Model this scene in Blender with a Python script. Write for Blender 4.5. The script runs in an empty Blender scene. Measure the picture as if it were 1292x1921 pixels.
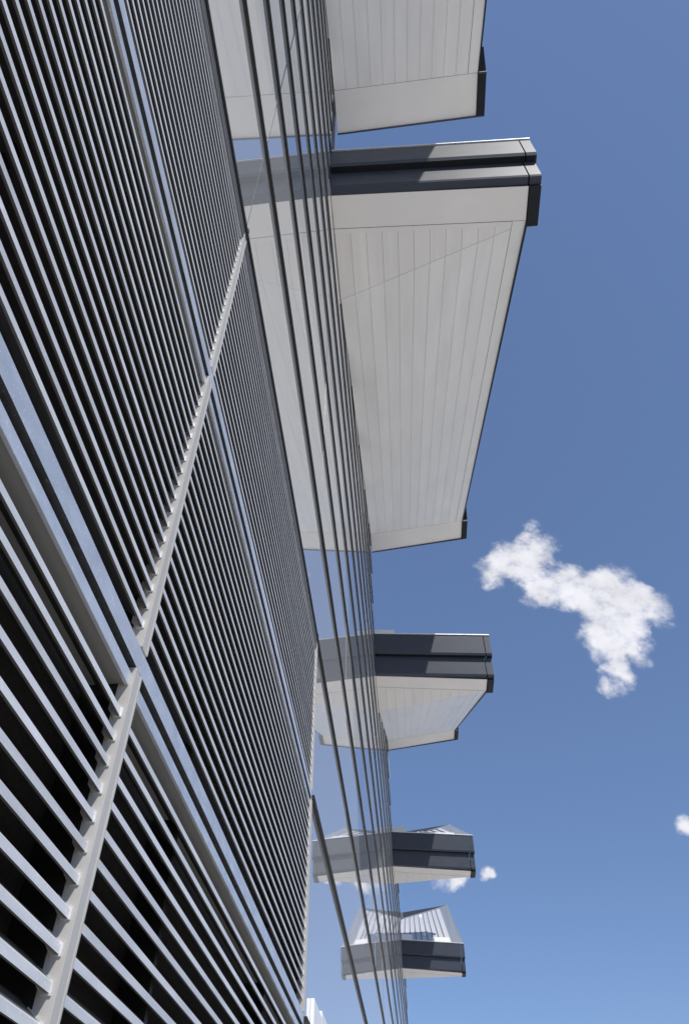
import bpy, math, random
from mathutils import Vector, Matrix
random.seed(11)
sc = bpy.context.scene
COL = sc.collection
ZO = 1.6                       # eye height: z values below are measured from the eye

# ------------------------------------------------------------------ camera
cam_d = bpy.data.cameras.new('camera'); cam = bpy.data.objects.new('camera', cam_d); COL.objects.link(cam)
cam_d.sensor_fit = 'VERTICAL'; cam_d.sensor_height = 36.0; cam_d.lens = 25.98
cam_d.clip_start = 0.05; cam_d.clip_end = 5000
RIGHT = Vector((0.99660651, 0.08228612, 0.00211202))
UP = Vector((0.05879261, -0.72955459, 0.68139088))
BACK = Vector((0.05760984, -0.67895441, -0.73191667))
cm = Matrix((RIGHT, UP, BACK)).transposed().to_4x4(); cm.translation = (0, 0, ZO)
cam.matrix_world = cm
sc.camera = cam

# ------------------------------------------------------------------ light and exposure
SUN = Vector((0.57, -1.0, 1.5)).normalized()
EL = math.asin(SUN.z); AZ = math.atan2(SUN.x, SUN.y)
sun_d = bpy.data.lights.new('sun', 'SUN'); sun = bpy.data.objects.new('sun', sun_d); COL.objects.link(sun)
sun_d.energy = 2.8; sun_d.angle = math.radians(0.55); sun_d.color = (1.0, 0.95, 0.88)
sun.rotation_euler = SUN.to_track_quat('Z', 'Y').to_euler()
sun.location = SUN * 60
sc.view_settings.view_transform = 'Standard'; sc.view_settings.look = 'None'
sc.view_settings.exposure = 0.42; sc.view_settings.gamma = 1.0
sc.view_settings.use_curve_mapping = False

world = bpy.data.worlds.new('World'); sc.world = world; world.use_nodes = True
wt = world.node_tree; wt.nodes.clear()
def wn(t, **k):
    n = wt.nodes.new(t)
    for a, b in k.items(): setattr(n, a, b)
    return n
def wl(a, b): wt.links.new(a, b)
def wmath(op, a, b=None, c=None, clamp=False):
    n = wn('ShaderNodeMath', operation=op, use_clamp=clamp)
    for i, v in enumerate((a, b, c)):
        if v is None: continue
        if isinstance(v, (int, float)): n.inputs[i].default_value = v
        else: wl(v, n.inputs[i])
    return n.outputs[0]
sky = wn('ShaderNodeTexSky', sky_type='NISHITA'); sky.sun_disc = False
sky.sun_elevation = EL; sky.sun_rotation = AZ
sky.air_density = 0.8; sky.dust_density = 0.3; sky.ozone_density = 3.2; sky.altitude = 100
tc = wn('ShaderNodeTexCoord')
sep = wn('ShaderNodeSeparateXYZ'); wl(tc.outputs['Generated'], sep.inputs[0])
dx, dy, dz = sep.outputs
dyc = wmath('MAXIMUM', dy, 0.05)
ca = wmath('DIVIDE', dx, dyc); cb = wmath('DIVIDE', dz, dyc)
comb = wn('ShaderNodeCombineXYZ'); wl(ca, comb.inputs[0]); wl(cb, comb.inputs[1])
def noise(scale, detail, rough, seed):
    mp = wn('ShaderNodeMapping'); mp.inputs['Location'].default_value = (seed, seed * 1.7, seed * 0.3)
    wl(comb.outputs[0], mp.inputs['Vector'])
    n = wn('ShaderNodeTexNoise'); n.inputs['Scale'].default_value = scale
    n.inputs['Detail'].default_value = detail; n.inputs['Roughness'].default_value = rough
    wl(mp.outputs[0], n.inputs['Vector']); return n
nw = noise(14, 4, 0.55, 3.1)
warp = wn('ShaderNodeVectorMath', operation='MULTIPLY_ADD')
sub = wn('ShaderNodeVectorMath', operation='SUBTRACT'); wl(nw.outputs['Color'], sub.inputs[0]); sub.inputs[1].default_value = (.5, .5, .5)
wl(sub.outputs[0], warp.inputs[0]); warp.inputs[1].default_value = (.075, .09, 0); wl(comb.outputs[0], warp.inputs[2])
BS = .77            # squeeze the second axis so that the puffs are round
CLOUDS = [(0.172,0.8959,.031),(0.2077,0.9324,.036),(0.2625,0.955,.043),(0.232,0.903,.030),
 (0.2469,0.8584,.034),(0.2923,0.8552,.045),(0.3360,0.8342,.053),(0.3789,0.835,.050),
 (0.4200,0.805,.040),(0.3500,0.7700,.054),
 (0.3267,0.717,.035),(0.370,0.7246,.036),(0.3355,0.6600,.026),
 (0.0440,0.383,.016),(0.0560,0.379,.013),(0.0900,0.379,.012),(0.1,0.386,.009),(0.3690,0.4270,.017),
 (0.66,0.43,.06),(0.74,0.45,.07),(1.3,0.8,.12),(1.48,0.82,.13),
 (-0.95,0.6,.11),(1.1,0.25,.09)]
sq = wn('ShaderNodeVectorMath', operation='MULTIPLY'); wl(warp.outputs[0], sq.inputs[0]); sq.inputs[1].default_value = (1, BS, 0)
acc = None
for a, b, r in CLOUDS:
    d = wn('ShaderNodeVectorMath', operation='DISTANCE'); wl(sq.outputs[0], d.inputs[0]); d.inputs[1].default_value = (a + .006, b * BS, 0)
    g = wmath('MULTIPLY_ADD', d.outputs['Value'], -1.0 / (r * 1.2), 1.0, clamp=True)
    acc = g if acc is None else wmath('SMOOTH_MAX', acc, g, .25) if False else wmath('ADD', acc, g)
acc = wmath('MINIMUM', wmath('MULTIPLY', acc, 1.75), 1.5)
nf = noise(36, 9, 0.62, 7.7)
dens = wmath('ADD', acc, wmath('MULTIPLY', wmath('SUBTRACT', nf.outputs['Fac'], 0.5), 2.9))
dens = wmath('MULTIPLY', dens, wmath('MINIMUM', wmath('MULTIPLY', acc, 2.5), 1.0))
mr = wn('ShaderNodeMapRange', interpolation_type='SMOOTHSTEP'); wl(dens, mr.inputs[0])
mr.inputs[1].default_value = 0.0; mr.inputs[2].default_value = 1.75
front = wmath('GREATER_THAN', dy, 0.06)
cmask = wmath('MULTIPLY', wmath('MULTIPLY', mr.outputs[0], 0.96), front)
ns = noise(22, 5, 0.5, 1.3)
shade = wn('ShaderNodeMapRange'); wl(ns.outputs['Fac'], shade.inputs[0])
shade.inputs[1].default_value = 0.3; shade.inputs[2].default_value = 0.7; shade.inputs[3].default_value = 4.2; shade.inputs[4].default_value = 5.1
ccol = wn('ShaderNodeVectorMath', operation='SCALE'); ccol.inputs[0].default_value = (1.0, 1.0, 1.06); wl(shade.outputs[0], ccol.inputs['Scale'])
even = wn('ShaderNodeMix', data_type='RGBA'); even.inputs[0].default_value = 0.5
wl(sky.outputs[0], even.inputs[6]); even.inputs[7].default_value = (0.64, 1.05, 2.12, 1)
mix = wn('ShaderNodeMix', data_type='RGBA'); wl(cmask, mix.inputs[0]); wl(even.outputs[2], mix.inputs[6]); wl(ccol.outputs[0], mix.inputs[7])
bg = wn('ShaderNodeBackground'); bg.inputs['Strength'].default_value = 0.142
wl(mix.outputs[2], bg.inputs['Color'])
wo = wn('ShaderNodeOutputWorld'); wl(bg.outputs[0], wo.inputs[0])
world.cycles.sampling_method = 'MANUAL'; world.cycles.sample_map_resolution = 512
sc.cycles.max_bounces = 6; sc.cycles.diffuse_bounces = 3; sc.cycles.glossy_bounces = 4; sc.cycles.transmission_bounces = 2

# ------------------------------------------------------------------ materials
def mat(name, col, rough=0.5, metal=0.0, spec=0.5, nscale=6.0, namp=0.08, vary=0.05, bump=0.0, bscale=40, stretch=(1, 1, 1), rvar=0.0, spots=0.0):
    m = bpy.data.materials.new(name); m.use_nodes = True
    t = m.node_tree; b = t.nodes['Principled BSDF']
    b.inputs['Roughness'].default_value = rough; b.inputs['Metallic'].default_value = metal
    b.inputs['Specular IOR Level'].default_value = spec
    geo = t.nodes.new('ShaderNodeNewGeometry'); mp = t.nodes.new('ShaderNodeMapping'); mp.inputs['Scale'].default_value = stretch
    t.links.new(geo.outputs['Position'], mp.inputs['Vector'])
    n = t.nodes.new('ShaderNodeTexNoise'); n.inputs['Scale'].default_value = nscale; n.inputs['Detail'].default_value = 6; n.inputs['Roughness'].default_value = 0.6
    t.links.new(mp.outputs[0], n.inputs['Vector'])
    oi = t.nodes.new('ShaderNodeObjectInfo')
    r1 = t.nodes.new('ShaderNodeMapRange'); t.links.new(n.outputs['Fac'], r1.inputs[0])
    r1.inputs[1].default_value = 0.25; r1.inputs[2].default_value = 0.75
    r1.inputs[3].default_value = 1 - namp; r1.inputs[4].default_value = 1 + namp
    r2 = t.nodes.new('ShaderNodeMapRange'); t.links.new(oi.outputs['Random'], r2.inputs[0])
    r2.inputs[3].default_value = 1 - vary; r2.inputs[4].default_value = 1 + vary
    mu = t.nodes.new('ShaderNodeMath'); mu.operation = 'MULTIPLY'
    t.links.new(r1.outputs[0], mu.inputs[0]); t.links.new(r2.outputs[0], mu.inputs[1])
    val = mu.outputs[0]
    if spots:
        sn = t.nodes.new('ShaderNodeTexNoise'); sn.inputs['Scale'].default_value = 90; sn.inputs['Detail'].default_value = 2
        t.links.new(geo.outputs['Position'], sn.inputs['Vector'])
        sr = t.nodes.new('ShaderNodeMapRange'); t.links.new(sn.outputs['Fac'], sr.inputs[0])
        sr.inputs[1].default_value = 0.62; sr.inputs[2].default_value = 0.72; sr.inputs[3].default_value = 1.0; sr.inputs[4].default_value = 1.0 + spots
        m2 = t.nodes.new('ShaderNodeMath'); m2.operation = 'MULTIPLY'; t.links.new(val, m2.inputs[0]); t.links.new(sr.outputs[0], m2.inputs[1]); val = m2.outputs[0]
    sca = t.nodes.new('ShaderNodeVectorMath'); sca.operation = 'SCALE'; sca.inputs[0].default_value = col
    t.links.new(val, sca.inputs['Scale']); t.links.new(sca.outputs[0], b.inputs['Base Color'])
    if rvar:
        r3 = t.nodes.new('ShaderNodeMapRange'); t.links.new(n.outputs['Fac'], r3.inputs[0])
        r3.inputs[1].default_value = 0.3; r3.inputs[2].default_value = 0.7
        r3.inputs[3].default_value = rough - rvar; r3.inputs[4].default_value = rough + rvar
        t.links.new(r3.outputs[0], b.inputs['Roughness'])
    if bump:
        bn = t.nodes.new('ShaderNodeTexNoise'); bn.inputs['Scale'].default_value = bscale; bn.inputs['Detail'].default_value = 4
        t.links.new(mp.outputs[0], bn.inputs['Vector'])
        bu = t.nodes.new('ShaderNodeBump'); bu.inputs['Strength'].default_value = bump; bu.inputs['Distance'].default_value = 0.01
        t.links.new(bn.outputs['Fac'], bu.inputs['Height']); t.links.new(bu.outputs[0], b.inputs['Normal'])
    return m
MAT = {
 'alu': mat('brushed aluminium', (.70, .70, .70), .44, .2, nscale=14, namp=.14, vary=.10, rvar=.08, bump=.05, bscale=60, stretch=(1, .15, 1), spots=.25),
 'bladeshade': mat('blade body with painted shade', (.10, .096, .091), .55, 0, nscale=14, namp=.12),
 'flange': mat('galvanised flange', (.70, .73, .77), .38, .5, nscale=18, namp=.10, rvar=.08, bump=.06, bscale=50, stretch=(1, .4, 1), spots=.3),
 'post': mat('mill finish post', (.50, .488, .47), .6, .0, spec=.12, nscale=10, namp=.07, rvar=.06, stretch=(1, 1, .25)),
 'pan': mat('grey painted channel', (.30, .295, .28), .6, 0, nscale=5, namp=.05),
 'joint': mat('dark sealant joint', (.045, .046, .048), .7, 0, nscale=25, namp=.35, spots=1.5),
 'mesh': mat('black bird mesh', (.035, .031, .029), .8, 0, nscale=60, namp=.5),
 'support': mat('black support', (.012, .012, .014), .6),
 'mullion': mat('dark anodised mullion', (.04, .038, .036), .5, .0, spec=.12, nscale=8, namp=.10, rvar=.08, stretch=(1, .2, 1)),
 'soffit': mat('off white soffit', (.88, .85, .795), .36, 0, spec=.45, nscale=1.1, namp=.06, stretch=(2.2, .22, .5), vary=.02, rvar=.06, bump=.012, bscale=3),
 'soffit2': mat('off white soffit border', (.88, .85, .79), .36, 0, spec=.45, nscale=.7, namp=.05, vary=.01, rvar=.05),
 'zinc': mat('slate zinc fascia', (.042, .052, .074), .46, .12, spec=.4, nscale=2.5, namp=.07, vary=.03, rvar=.04, stretch=(.6, 1, 1.5)),
 'darkmetal': mat('dark trim metal', (.014, .016, .02), .5, .0, spec=.25),
 'roof': mat('white standing seam roof', (.60, .60, .61), .45, 0, nscale=1.2, namp=.05),
 'seam': mat('roof seam', (.16, .16, .17), .6),
 'liner': mat('grey soffit liner', (.30, .29, .28), .8),
 'closer': mat('grey head closer', (.13, .13, .132), .5),
 'roofgrey': mat('grey roof edge flashing', (.28, .30, .33), .5, .2),
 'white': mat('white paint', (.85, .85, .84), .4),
 'concrete': mat('pale concrete paving', (.43, .41, .38), .8, 0, nscale=.6, namp=.12),
 'body': mat('dark building volume', (.12, .12, .13), .8),
}
def glass_mat():
    m = bpy.data.materials.new('reflective glass'); m.use_nodes = True
    t = m.node_tree; b = t.nodes['Principled BSDF']
    b.inputs['Base Color'].default_value = (.93, .93, .925, 1); b.inputs['Metallic'].default_value = 1.0
    b.inputs['Roughness'].default_value = 0.02
    d = t.nodes.new('ShaderNodeBsdfDiffuse'); d.inputs['Color'].default_value = (.78, .775, .76, 1)
    mx = t.nodes.new('ShaderNodeMixShader'); mx.inputs[0].default_value = 0.23
    out = t.nodes['Material Output']
    t.links.new(b.outputs[0], mx.inputs[1]); t.links.new(d.outputs[0], mx.inputs[2]); t.links.new(mx.outputs[0], out.inputs['Surface'])
    # very slight roller-wave in the glass
    geo = t.nodes.new('ShaderNodeNewGeometry')
    n = t.nodes.new('ShaderNodeTexNoise'); n.inputs['Scale'].default_value = .7; n.inputs['Detail'].default_value = 1
    t.links.new(geo.outputs['Position'], n.inputs['Vector'])
    bu = t.nodes.new('ShaderNodeBump'); bu.inputs['Strength'].default_value = .05; bu.inputs['Distance'].default_value = .01
    t.links.new(n.outputs['Fac'], bu.inputs['Height']); t.links.new(bu.outputs[0], b.inputs['Normal'])
    return m
MAT['glass'] = glass_mat()

# ------------------------------------------------------------------ helpers
def empty(name, loc, label, cat, group=None):
    o = bpy.data.objects.new(name, None); COL.objects.link(o)
    o.location = (loc[0], loc[1], loc[2] + ZO); o['label'] = label; o['category'] = cat
    if group: o['group'] = group
    o.empty_display_size = .3
    return o
ORIGIN = {}
def mk(name, verts, faces, m, parent=None, root=None, kind=None, label=None):
    """verts in place (z from the eye); root: the thing the coordinates are stored relative to"""
    r = root or parent
    off = Vector(r.location) if r else Vector((0, 0, 0))
    me = bpy.data.meshes.new(name)
    me.from_pydata([tuple(Vector((v[0], v[1], v[2] + ZO)) - off) for v in verts], [], faces)
    me.update(); me.materials.append(MAT[m])
    o = bpy.data.objects.new(name, me); COL.objects.link(o)
    if parent: o.parent = parent
    if kind: o['kind'] = kind
    if label: o['label'] = label
    return o
BOXF = [(0, 3, 2, 1), (4, 5, 6, 7), (0, 1, 5, 4), (1, 2, 6, 5), (2, 3, 7, 6), (3, 0, 4, 7)]
def boxv(x0, x1, y0, y1, z0, z1):
    return [(x0, y0, z0), (x1, y0, z0), (x1, y1, z0), (x0, y1, z0), (x0, y0, z1), (x1, y0, z1), (x1, y1, z1), (x0, y1, z1)]
def add(vs, fs, v2, f2):
    n = len(vs); vs += v2; fs += [tuple(i + n for i in f) for f in f2]
def box(name, x0, x1, y0, y1, z0, z1, m, parent=None, **k):
    return mk(name, boxv(x0, x1, y0, y1, z0, z1), BOXF, m, parent, **k)
def prism_y(prof, y0, y1):
    """closed (x, z) outline, counter-clockwise seen from -y, swept along y"""
    n = len(prof)
    vs = [(x, y0, z) for x, z in prof] + [(x, y1, z) for x, z in prof]
    fs = [(i, i + n, (i + 1) % n + n, (i + 1) % n) for i in range(n)]
    fs += [tuple(range(n)), tuple(reversed(range(n, 2 * n)))]
    return vs, fs
def hexa(c):
    """eight corners, bottom ring then top ring"""
    return c, BOXF
def slab(pts, t):
    """polygon pts (seen from below) thickened upward by t"""
    n = len(pts)
    vs = list(pts) + [(p[0], p[1], p[2] + t) for p in pts]
    fs = [tuple(range(n)), tuple(reversed(range(n, 2 * n)))] + [((i + 1) % n, i, i + n, (i + 1) % n + n) for i in range(n)]
    return vs, fs

# ------------------------------------------------------------------ ground
g = mk('ground', [(-600, -600, -ZO), (600, -600, -ZO), (600, 900, -ZO), (-600, 900, -ZO)], [(0, 1, 2, 3)], 'concrete')
g['kind'] = 'structure'

# ------------------------------------------------------------------ facade grid
MOD = 2.032
LEV = [1.72 + MOD * i for i in range(-2, 17)]     # transom levels
def lev(k): return 1.72 + MOD * k
POST = [(-2.875, -2.80), (2.275, 2.35), (7.535, 7.61)]
YN, PER = 6.7, 22.0
def top_z(y):
    """height of the glass at y: follows the underside of the roof tooth above it"""
    yl = (y - YN) % PER
    return 20.05 if yl < 3.4 else 20.05 + (29.1 - 20.05) * min(1, (yl - 3.4) / 18.7)

# ------------------------------------------------------------------ louvre panels
PITCH = .096
NOSE = [(0, 0), (0, .0255), (-.006, .032), (-.085, .092), (-.088, .087), (-.009, .029), (-.009, .0)]
def louvre_panel(bay, band, label):
    y0, y1 = POST[bay][1], POST[bay + 1][0]
    L0, L1 = lev(band - 2), lev(band - 1)
    t = empty('louvre_panel', (-1.0, y0, L0), label, 'louvre panel', 'aluminium louvre panels on the facade')
    # sill: wide bright flange with a dark underside, runs the whole bay and in front of the post
    ya, yb = y0 - .037, y1 + .037
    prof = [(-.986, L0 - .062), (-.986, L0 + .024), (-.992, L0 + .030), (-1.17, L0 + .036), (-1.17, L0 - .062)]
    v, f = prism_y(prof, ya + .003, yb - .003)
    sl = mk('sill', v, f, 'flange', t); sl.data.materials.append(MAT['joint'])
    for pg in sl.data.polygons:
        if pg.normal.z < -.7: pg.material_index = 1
    # dark recess joint under the sill
    box('joint', -1.17, -1.02, ya, yb, L0 - .112, L0 - .0625, 'joint', t)
    # head channel: narrow flange, grey soffit behind it
    box('head_flange', -1.012, -.998, y0 + .002, y1 - .002, L1 - .146, L1 - .094, 'flange', t)
    box('head_channel', -1.17, -1.0125, y0 + .002, y1 - .002, L1 - .138, L1 - .1125, 'pan', t)
    # post at the far side of the bay
    p0, p1 = POST[bay + 1]
    zb, zt = L0 + .034, L1 - (.034 if band == 3 else .066)
    pv, pf = [], []
    add(pv, pf, boxv(-1.038, -.985, p0, p1, zb, zt), BOXF)
    add(pv, pf, boxv(-.985, -.981, p0 + .003, p0 + .013, zb, zt), BOXF)
    add(pv, pf, boxv(-.985, -.981, p1 - .013, p1 - .003, zb, zt), BOXF)
    post = mk('post', pv, pf, 'post', t)
    box('post_shade', -1.17, -1.0385, p0 + .002, p1 - .002, zb, zt, 'support', post, root=t)  # black block puts the shade deep beside the post into colour
    if band == 3: box('post_cap', -1.1, -.970, p0 + .02, p1 - .02, zt + .0005, zt + .13, 'joint', post, root=t)
    # blades
    zb0 = L0 + .124
    n = 18
    for i in range(n):
        z = zb0 + i * PITCH
        ja, jb = random.uniform(-.002, .002), random.uniform(-.002, .002)
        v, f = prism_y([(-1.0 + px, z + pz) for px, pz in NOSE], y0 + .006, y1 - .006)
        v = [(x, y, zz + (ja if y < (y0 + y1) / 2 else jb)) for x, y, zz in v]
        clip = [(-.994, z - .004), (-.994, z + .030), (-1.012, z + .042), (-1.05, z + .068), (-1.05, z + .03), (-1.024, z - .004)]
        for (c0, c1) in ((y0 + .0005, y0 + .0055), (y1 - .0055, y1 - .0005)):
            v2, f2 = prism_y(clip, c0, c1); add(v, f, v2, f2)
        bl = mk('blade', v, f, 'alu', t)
        bl.data.materials.append(MAT['bladeshade'])
        for fi in (2, 3, 4, 5, 6): bl.data.polygons[fi].material_index = 1  # same metal, coloured dark to imitate the shade between blades
    # black supports behind the blades and the mesh closing the opening
    for ys in ((y0 + y1) / 2 - 1.63, (y0 + y1) / 2 - .05 + .95):
        box('support', -1.165, -1.045, ys - .02, ys + .02, L0 + .07, L1 - .19, 'support', t)
    box('mesh_screen', -1.19, -1.172, y0, y1, L0 - .05, L1 - .12, 'mesh', t)
    return t
LBL = {(0, 1): 'lowest and nearest louvre panel, wide-spaced blades in the lower left corner',
       (0, 2): 'broad louvre panel at the upper left, nearer the viewer than the silver post',
       (0, 3): 'narrow louvre panel at the top left, just under the reflecting glass',
       (1, 1): 'lowest louvre panel beyond the silver post, at the bottom edge',
       (1, 2): 'middle louvre panel beyond the silver post, tapering down to the bottom',
       (1, 3): 'fine-looking topmost louvre panel beyond the silver post, bordering the glass'}
for bay in (0, 1):
    for band in (1, 2, 3): louvre_panel(bay, band, LBL[(bay, band)])

# ------------------------------------------------------------------ glass wall
gw = empty('glass_wall', (-1.0, 7.6, -ZO), 'tall mirror-like glass wall ruled by thin dark horizontal mullions', 'glass wall')
BAYS = [-15.2, -10.6, -7.9, -2.84] + [2.312, 7.6] + [12.3 + 4.72 * i for i in range(18)]
BAYS = [b for b in BAYS if b < 96] + [96.1]
def pane_outline(ya, yb, za, zb):
    """clip the pane rectangle under the roof-tooth line"""
    ys = [ya, yb]
    for k in range(-2, 6):
        for o in (0.0, 3.4, 22.1):
            y = YN + PER * k + o
            if ya < y < yb: ys += [y - 1e-4, y + 1e-4]
    ys = sorted(ys)
    pts = [(y, min(zb, top_z(y + (1e-5 if y == ya else -1e-5 if y == yb else 0)))) for y in ys]
    if all(z <= za + .02 for _, z in pts): return None
    pts = [(y, max(z, za + .001)) for y, z in pts]
    out = [(ya, za), (yb, za)] + pts[::-1]
    return out
npane = 0
for bi in range(len(BAYS) - 1):
    ya, yb = BAYS[bi] + .006, BAYS[bi + 1] - .006
    for k in range(-2, 16):
        za, zb = lev(k) + .003, lev(k + 1) - .003
        if k < 2 and -2.9 < (ya + yb) / 2 < 7.6: continue
        if k == -2: za = -ZO
        o = pane_outline(ya, yb, za, zb)
        if o is None: continue
        tx, tz = random.gauss(0, .0011), random.gauss(0, .0011)
        ym, zm = (ya + yb) / 2, (za + zb) / 2
        vs = [(-1.0 + tx * (y - ym) + tz * (z - zm), y, z) for y, z in o]
        bs = [(x - .02, y, z) for x, y, z in vs]; n = len(vs)
        fs = [tuple(range(n)), tuple(reversed(range(n, 2 * n)))] + [((i + 1) % n, i, i + n, (i + 1) % n + n) for i in range(n)]
        mk('pane', vs + bs, fs, 'glass', gw); npane += 1
print('panes', npane)
# horizontal mullions, cut where the roof tooth comes down
for k in range(-1, 16):
    z = lev(k); segs = []; y = -15.2; cur = None
    while y < 96.1:
        blocked = (k < 2 and -2.87 < y < 7.615) or (top_z(y) < z + .1)
        if not blocked and cur is None: cur = y
        if blocked and cur is not None: segs.append((cur, y)); cur = None
        y += .05
    if cur is not None: segs.append((cur, 96.1))
    for a, b in segs:
        if b - a < .4: continue
        prof = [(-1.004, z - .022), (-.966, z - .022), (-.966, z - .005), (-.972, z - .004), (-.972, z + .004), (-.966, z + .005), (-.966, z + .022), (-1.004, z + .022)]
        v, f = prism_y(prof, a, b); mk('mullion', v, f, 'mullion', gw)
# sill strip where the glass stands on the louvres
box('glass_sill', -1.03, -.985, -2.8, 7.6, lev(2) - .03, lev(2) + .02, 'flange', gw)
box('head_closer', -1.12, -.9865, -2.8, 7.6, lev(2) - .128, lev(2) - .0305, 'closer', gw)
# edge profile where the louvres stop and the glass runs down
box('edge_profile', -1.03, -.994, 7.6155, 7.64, -ZO, lev(2) - .135, 'pan', gw)
# silicone joints between the panes
for b in BAYS[1:-1]:
    zt = min(top_z(b - .02), top_z(b + .02))
    z0 = lev(2) + .05 if -3 < b < 7.7 else -ZO
    if zt - z0 > 1: box('silicone_joint', -1.012, -1.0015 if b > 7 else -.996, b - .0055, b + .0055, z0, zt, 'darkmetal' if b > 7 else 'closer', gw)

# ------------------------------------------------------------------ roof canopies
def lerp(a, b, t): return a + (b - a) * t
XW, XO = -1.0, 4.1
def U(x): return (x - XW) / (XO - XW)
def zs(x): return 20.05 - .47 * U(x)
def zf(x): return 29.1 + .66 * U(x)
def ycr(x): return 3.4 - 2.05 * U(x)
Y1, Y2, Y3 = 1.35, 22.1, 23.5
def zsof(x, yl):
    c = ycr(x)
    return zs(x) if yl <= c else lerp(zs(x), zf(x), min(1, (yl - c) / (Y2 - c)))
def ztop(x, yl):
    return lerp(22.15 - .40 * U(x), 31.6 + 1.25 * U(x), max(0, yl) / Y3)
def make_canopy(k):
    oy = YN + PER * k
    t = empty('roof_canopy', (XW, oy, 20.05), 'x', 'roof canopy', 'sawtooth roof canopies along the facade')
    def P(x, yl, z): return (x, oy + yl, z)
    def sheet(name, pts, m, th=.02, parent=t):
        v, f = slab([P(*p) for p in pts], th); return mk(name, v, f, m, parent, root=t)
    def hx(name, a, b, ylo, yhi, zb, zt, m, parent=t):
        """box between x=a and x=b whose bottom/top follow functions zb(x), zt(x)"""
        c = [P(a, ylo, zb(a)), P(b, ylo, zb(b)), P(b, yhi, zb(b)), P(a, yhi, zb(a)),
             P(a, ylo, zt(a)), P(b, ylo, zt(b)), P(b, yhi, zt(b)), P(a, yhi, zt(a))]
        return mk(name, c, BOXF, m, parent, root=t)
    def zn(x): return 22.15 - .40 * U(x)
    # upper fascia: face, slanted lower lip; a short end piece after the joint
    for nm, a, b in (('upper_fascia', XW + .012, 4.16), ('fascia_end', 4.195, 4.46)):
        prof = [(0.0, 0.0), (0.0, -1.02), (.05, -1.12), (.30, -1.12), (.30, 0.0)]
        vs = [P(x, yy, zn(x) + dz) for x in (a, b) for yy, dz in prof]; n = 5
        fs = [(i, (i + 1) % n, (i + 1) % n + n, i + n) for i in range(n)] + [tuple(reversed(range(n))), tuple(range(n, 2 * n))]
        up = mk(nm, vs, fs, 'zinc', t, root=t); up.data.materials.append(MAT['darkmetal']); up.data.polygons[2].material_index = 1  # underside of the step coloured dark to imitate its shade
    hx('coping', XW + .012, 4.47, -.035, .34, lambda x: zn(x) + .002, lambda x: zn(x) + .055, 'flange')
    # lower fascia, set back
    for nm, a, b in (('lower_fascia', XW + .012, 4.09), ('fascia_end', 4.125, 4.42)):
        prof = [(.22, -1.122), (.22, -2.04), (.245, -2.10), (.45, -2.10), (.45, -1.122)]
        vs = [P(x, yy, zn(x) + dz) for x in (a, b) for yy, dz in prof]; n = 5
        fs = [(i, (i + 1) % n, (i + 1) % n + n, i + n) for i in range(n)] + [tuple(reversed(range(n))), tuple(range(n, 2 * n))]
        mk(nm, vs, fs, 'zinc', t, root=t)
    # corner return with a dark underside, at the near outer corner and at the far outer corner
    hx('corner_return', 4.12, 4.42, .452, 1.5, lambda x: zs(4.1) - .03, lambda x: zs(4.1) + .75, 'darkmetal')
    c = [P(4.12, Y2 + .05, zf(4.1) - .06), P(4.40, Y2 + .05, zf(4.1) - .06), P(4.40, Y3, zf(4.1) - .0), P(4.12, Y3, zf(4.1) - .0),
         P(4.12, Y2 - .6, zf(4.1) + .9), P(4.40, Y2 - .6, zf(4.1) + .9), P(4.40, Y3, zf(4.1) + 1.2), P(4.12, Y3, zf(4.1) + 1.2)]
    mk('corner_return', c, BOXF, 'darkmetal', t, root=t)
    c = [P(4.12, Y2 - .02, zf(4.1) - .05), P(4.41, Y2 - .02, zf(4.1) - .05), P(4.41, Y2 + .048, zf(4.1) - .05), P(4.12, Y2 + .048, zf(4.1) - .05),
         P(4.12, Y2 - .02, zf(4.1) + .35), P(4.41, Y2 - .02, zf(4.1) + .35), P(4.41, Y2 + .048, zf(4.1) + .35), P(4.12, Y2 + .048, zf(4.1) + .35)]
    mk('corner_return', c, BOXF, 'zinc', t, root=t)
    # soffit: plain border strips at both ends, planks between, folded along the diagonal
    sheet('soffit_strip', [(XW + .012, .46, zs(XW)), (XW + .012, Y1 - .012, zs(XW)), (XO, Y1 - .012, zs(XO)), (XO, .46, zs(XO))], 'soffit2')
    sheet('soffit_batten', [(XW + .012, Y1, zs(XW) - .012), (XW + .012, Y1 + .13, zs(XW) - .012), (3.74, Y1 + .13, zs(3.74) - .012), (3.74, Y1, zs(3.74) - .012)], 'soffit2', .01)
    sheet('soffit_strip', [(XW + .012, Y2 + .012, zf(XW)), (XW + .012, Y3, zf(XW) + .02), (XO, Y3, zf(XO) + .06), (XO, Y2 + .012, zf(XO))], 'soffit2')
    nb = 11; xa0, xb0 = XW + .012, 3.74
    for i in range(nb):
        a = lerp(xa0, xb0, i / nb) + .0035; b = lerp(xa0, xb0, (i + 1) / nb) - .0035
        dz = random.uniform(0, .006)
        sheet('soffit_plank', [(a, Y1 + .132, zs(a) + dz), (a, ycr(a) + .05, zs(a) + dz), (b, ycr(b) + .05, zs(b) + dz), (b, Y1 + .132, zs(b) + dz)][:4 if ycr(b) > Y1 + .1 else 4], 'soffit')
        sheet('soffit_plank', [(a, ycr(a) + .075, zsof(a, ycr(a) + .075) + dz), (a, Y2, zf(a) + dz), (b, Y2, zf(b) + dz), (b, ycr(b) + .075, zsof(b, ycr(b) + .075) + dz)], 'soffit')
    sheet('soffit_border', [(3.752, Y1, zs(3.752) - .004), (3.752, Y1 + .12, zs(3.752) - .004), (3.752, Y2, zf(3.752) - .004), (XO, Y2, zf(XO) - .004), (XO, Y1, zs(XO) - .004)], 'soffit2')
    # dark liner closing the joints from above
    lift = .40
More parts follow.
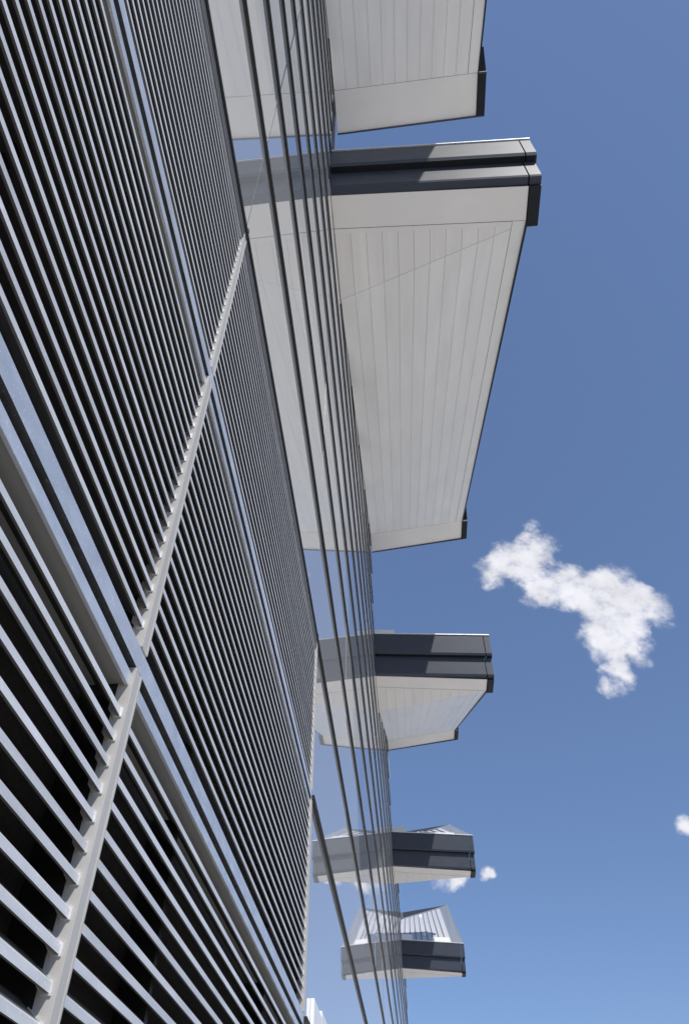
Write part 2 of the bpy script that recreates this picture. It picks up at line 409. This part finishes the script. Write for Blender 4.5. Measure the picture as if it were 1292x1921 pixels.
    sheet('soffit_liner', [(XW, .46, zs(XW) + lift), (XW, 3.45, zs(XW) + lift), (XO, Y1 + .1, zs(XO) + lift), (XO, .46, zs(XO) + lift)], 'liner', .01)
    sheet('soffit_liner', [(XW, 3.452, zs(XW) + lift), (XW, Y2 + .1, zf(XW) + lift), (XO, Y2 + .1, zf(XO) + lift), (XO, Y1 + .102, zs(XO) + lift)], 'liner', .01)
    sheet('soffit_liner', [(XW, Y2 + .102, zf(XW) + .1), (XW, Y3 - .01, zf(XW) + .12), (XO, Y3 - .01, zf(XO) + .16), (XO, Y2 + .102, zf(XO) + .1)], 'liner', .01)
    # thin dark outer edge following the slope, dark drip at the far edge
    c = [P(4.104, Y1 + .03, zs(XO) - .05), P(4.15, Y1 + .03, zs(XO) - .05), P(4.15, Y2 - .03, zf(XO) - .05), P(4.104, Y2 - .03, zf(XO) - .05),
         P(4.104, Y1 + .03, ztop(XO, Y1) - .01), P(4.15, Y1 + .03, ztop(XO, Y1) - .01), P(4.15, Y2 - .03, ztop(XO, Y2) - .01), P(4.104, Y2 - .03, ztop(XO, Y2) - .01)]
    mk('outer_fascia', c, BOXF, 'darkmetal', t, root=t)
    hx('far_drip', XW + .012, 4.41, Y3 + .002, Y3 + .05, lambda x: zf(x) - .02, lambda x: zf(x) + 3.2, 'zinc')
    # roof: white seamed sheet, grey outer flashing, ridge trim, small curbs
    def RT(x, yl, d=0): return (x, yl, ztop(x, yl) + d)
    XR = 3.45
    xs = XR
    while xs > -3.2:
        xb = xs - .52
        pn = sheet('roof_panel', [RT(xb + .004, .36, -.06), RT(xb + .004, Y3, -.06), RT(xs - .004, Y3, -.06), RT(xs - .004, .36, -.06)], 'roof', .05)
        sheet('seam', [RT(xb - .035, 1.0, -.009), RT(xb - .035, Y3 - .3, -.009), RT(xb + .035, Y3 - .3, -.009), RT(xb + .035, 1.0, -.009)], 'seam', .06, pn)
        xs = xb
    sheet('roof_flashing', [RT(XR + .01, .36, -.04), RT(XR + .01, Y3, -.04), RT(4.44, Y3, -.04), RT(4.44, .36, -.04)], 'roofgrey', .06)
    sheet('ridge_trim', [RT(-3.7, Y3 - .25, .02), RT(-3.7, Y3 + .05, .02), RT(4.46, Y3 + .05, .02), RT(4.46, Y3 - .25, .02)], 'roofgrey', .06)
    def curb(name, a, b, y0, y1, h, m):
        mk(name, [P(a, y0, ztop(a, y0) - .02), P(b, y0, ztop(b, y0) - .02), P(b, y1, ztop(b, y1) - .02), P(a, y1, ztop(a, y1) - .02),
                  P(a, y0, ztop(a, y0) + h), P(b, y0, ztop(b, y0) + h), P(b, y1, ztop(b, y1) + h), P(a, y1, ztop(a, y1) + h)], BOXF, m, t, root=t)
    curb('white_curb', 1.75, 3.3, .6, 2.2, .10, 'white')
    curb('parapet_stub', XW + .02, .0, .4, .9, .42, 'flange')
    curb('roof_vent', .85, 1.25, Y3 - 3.5, Y3 - 3.0, .22, 'white')
    curb('roof_vent', 1.05, 1.3, 4.0, 4.3, .2, 'white')
    # riser closing the tooth behind the facade line
    mk('riser', boxv(-3.6, XW - .03, oy + Y3 - .6, oy + Y3 - .4, 19.0, 32.1), BOXF, 'body', t, root=t)
    return t
CL = ['canopy cut by the top edge, pale plank underside seen from below',
      'largest canopy, nearest whole one, long plank underside and bright silver fascia',
      'second-largest canopy, middle of the row, underside folded into grey and bluish triangles',
      'small canopy third from the front, dark fascia with thin white roof sliver above',
      'smallest and farthest canopy, showing its white seamed roof above the fascia']
def copy_tree(o, parent, oldroot):
    c = o.copy(); COL.objects.link(c); c.parent = parent
    for ch in list(o.children): copy_tree(ch, c, oldroot)
    return c
base = make_canopy(0); base['label'] = CL[1]
for k, lb in ((-1, CL[0]), (1, CL[2]), (2, CL[3]), (3, CL[4])):
    r = base.copy(); COL.objects.link(r)
    r.location = base.location + Vector((0, PER * k, 0)); r['label'] = lb
    for ch in list(base.children): copy_tree(ch, r, base)

# ------------------------------------------------------------------ building volume behind the facade
bv = box('building_volume', -14, -1.25, -16, 95.6, -ZO, 19.4, 'body')
bv['label'] = 'dark building volume hidden behind the glass and louvres'; bv['category'] = 'building'

# ------------------------------------------------------------------ white board added low on the glass as stand-in for a reflection
wb = empty('reflection_panel', (-.985, 8.2, 1.5), 'added white panel standing in for a reflection low on the glass beside the louvres', 'panel')
box('reflection_board', -.999, -.965, 8.15, 8.83, 1.2, 2.0, 'white', wb)
box('reflection_board', -.999, -.966, 8.86, 10.2, 1.2, 2.06, 'white', wb)
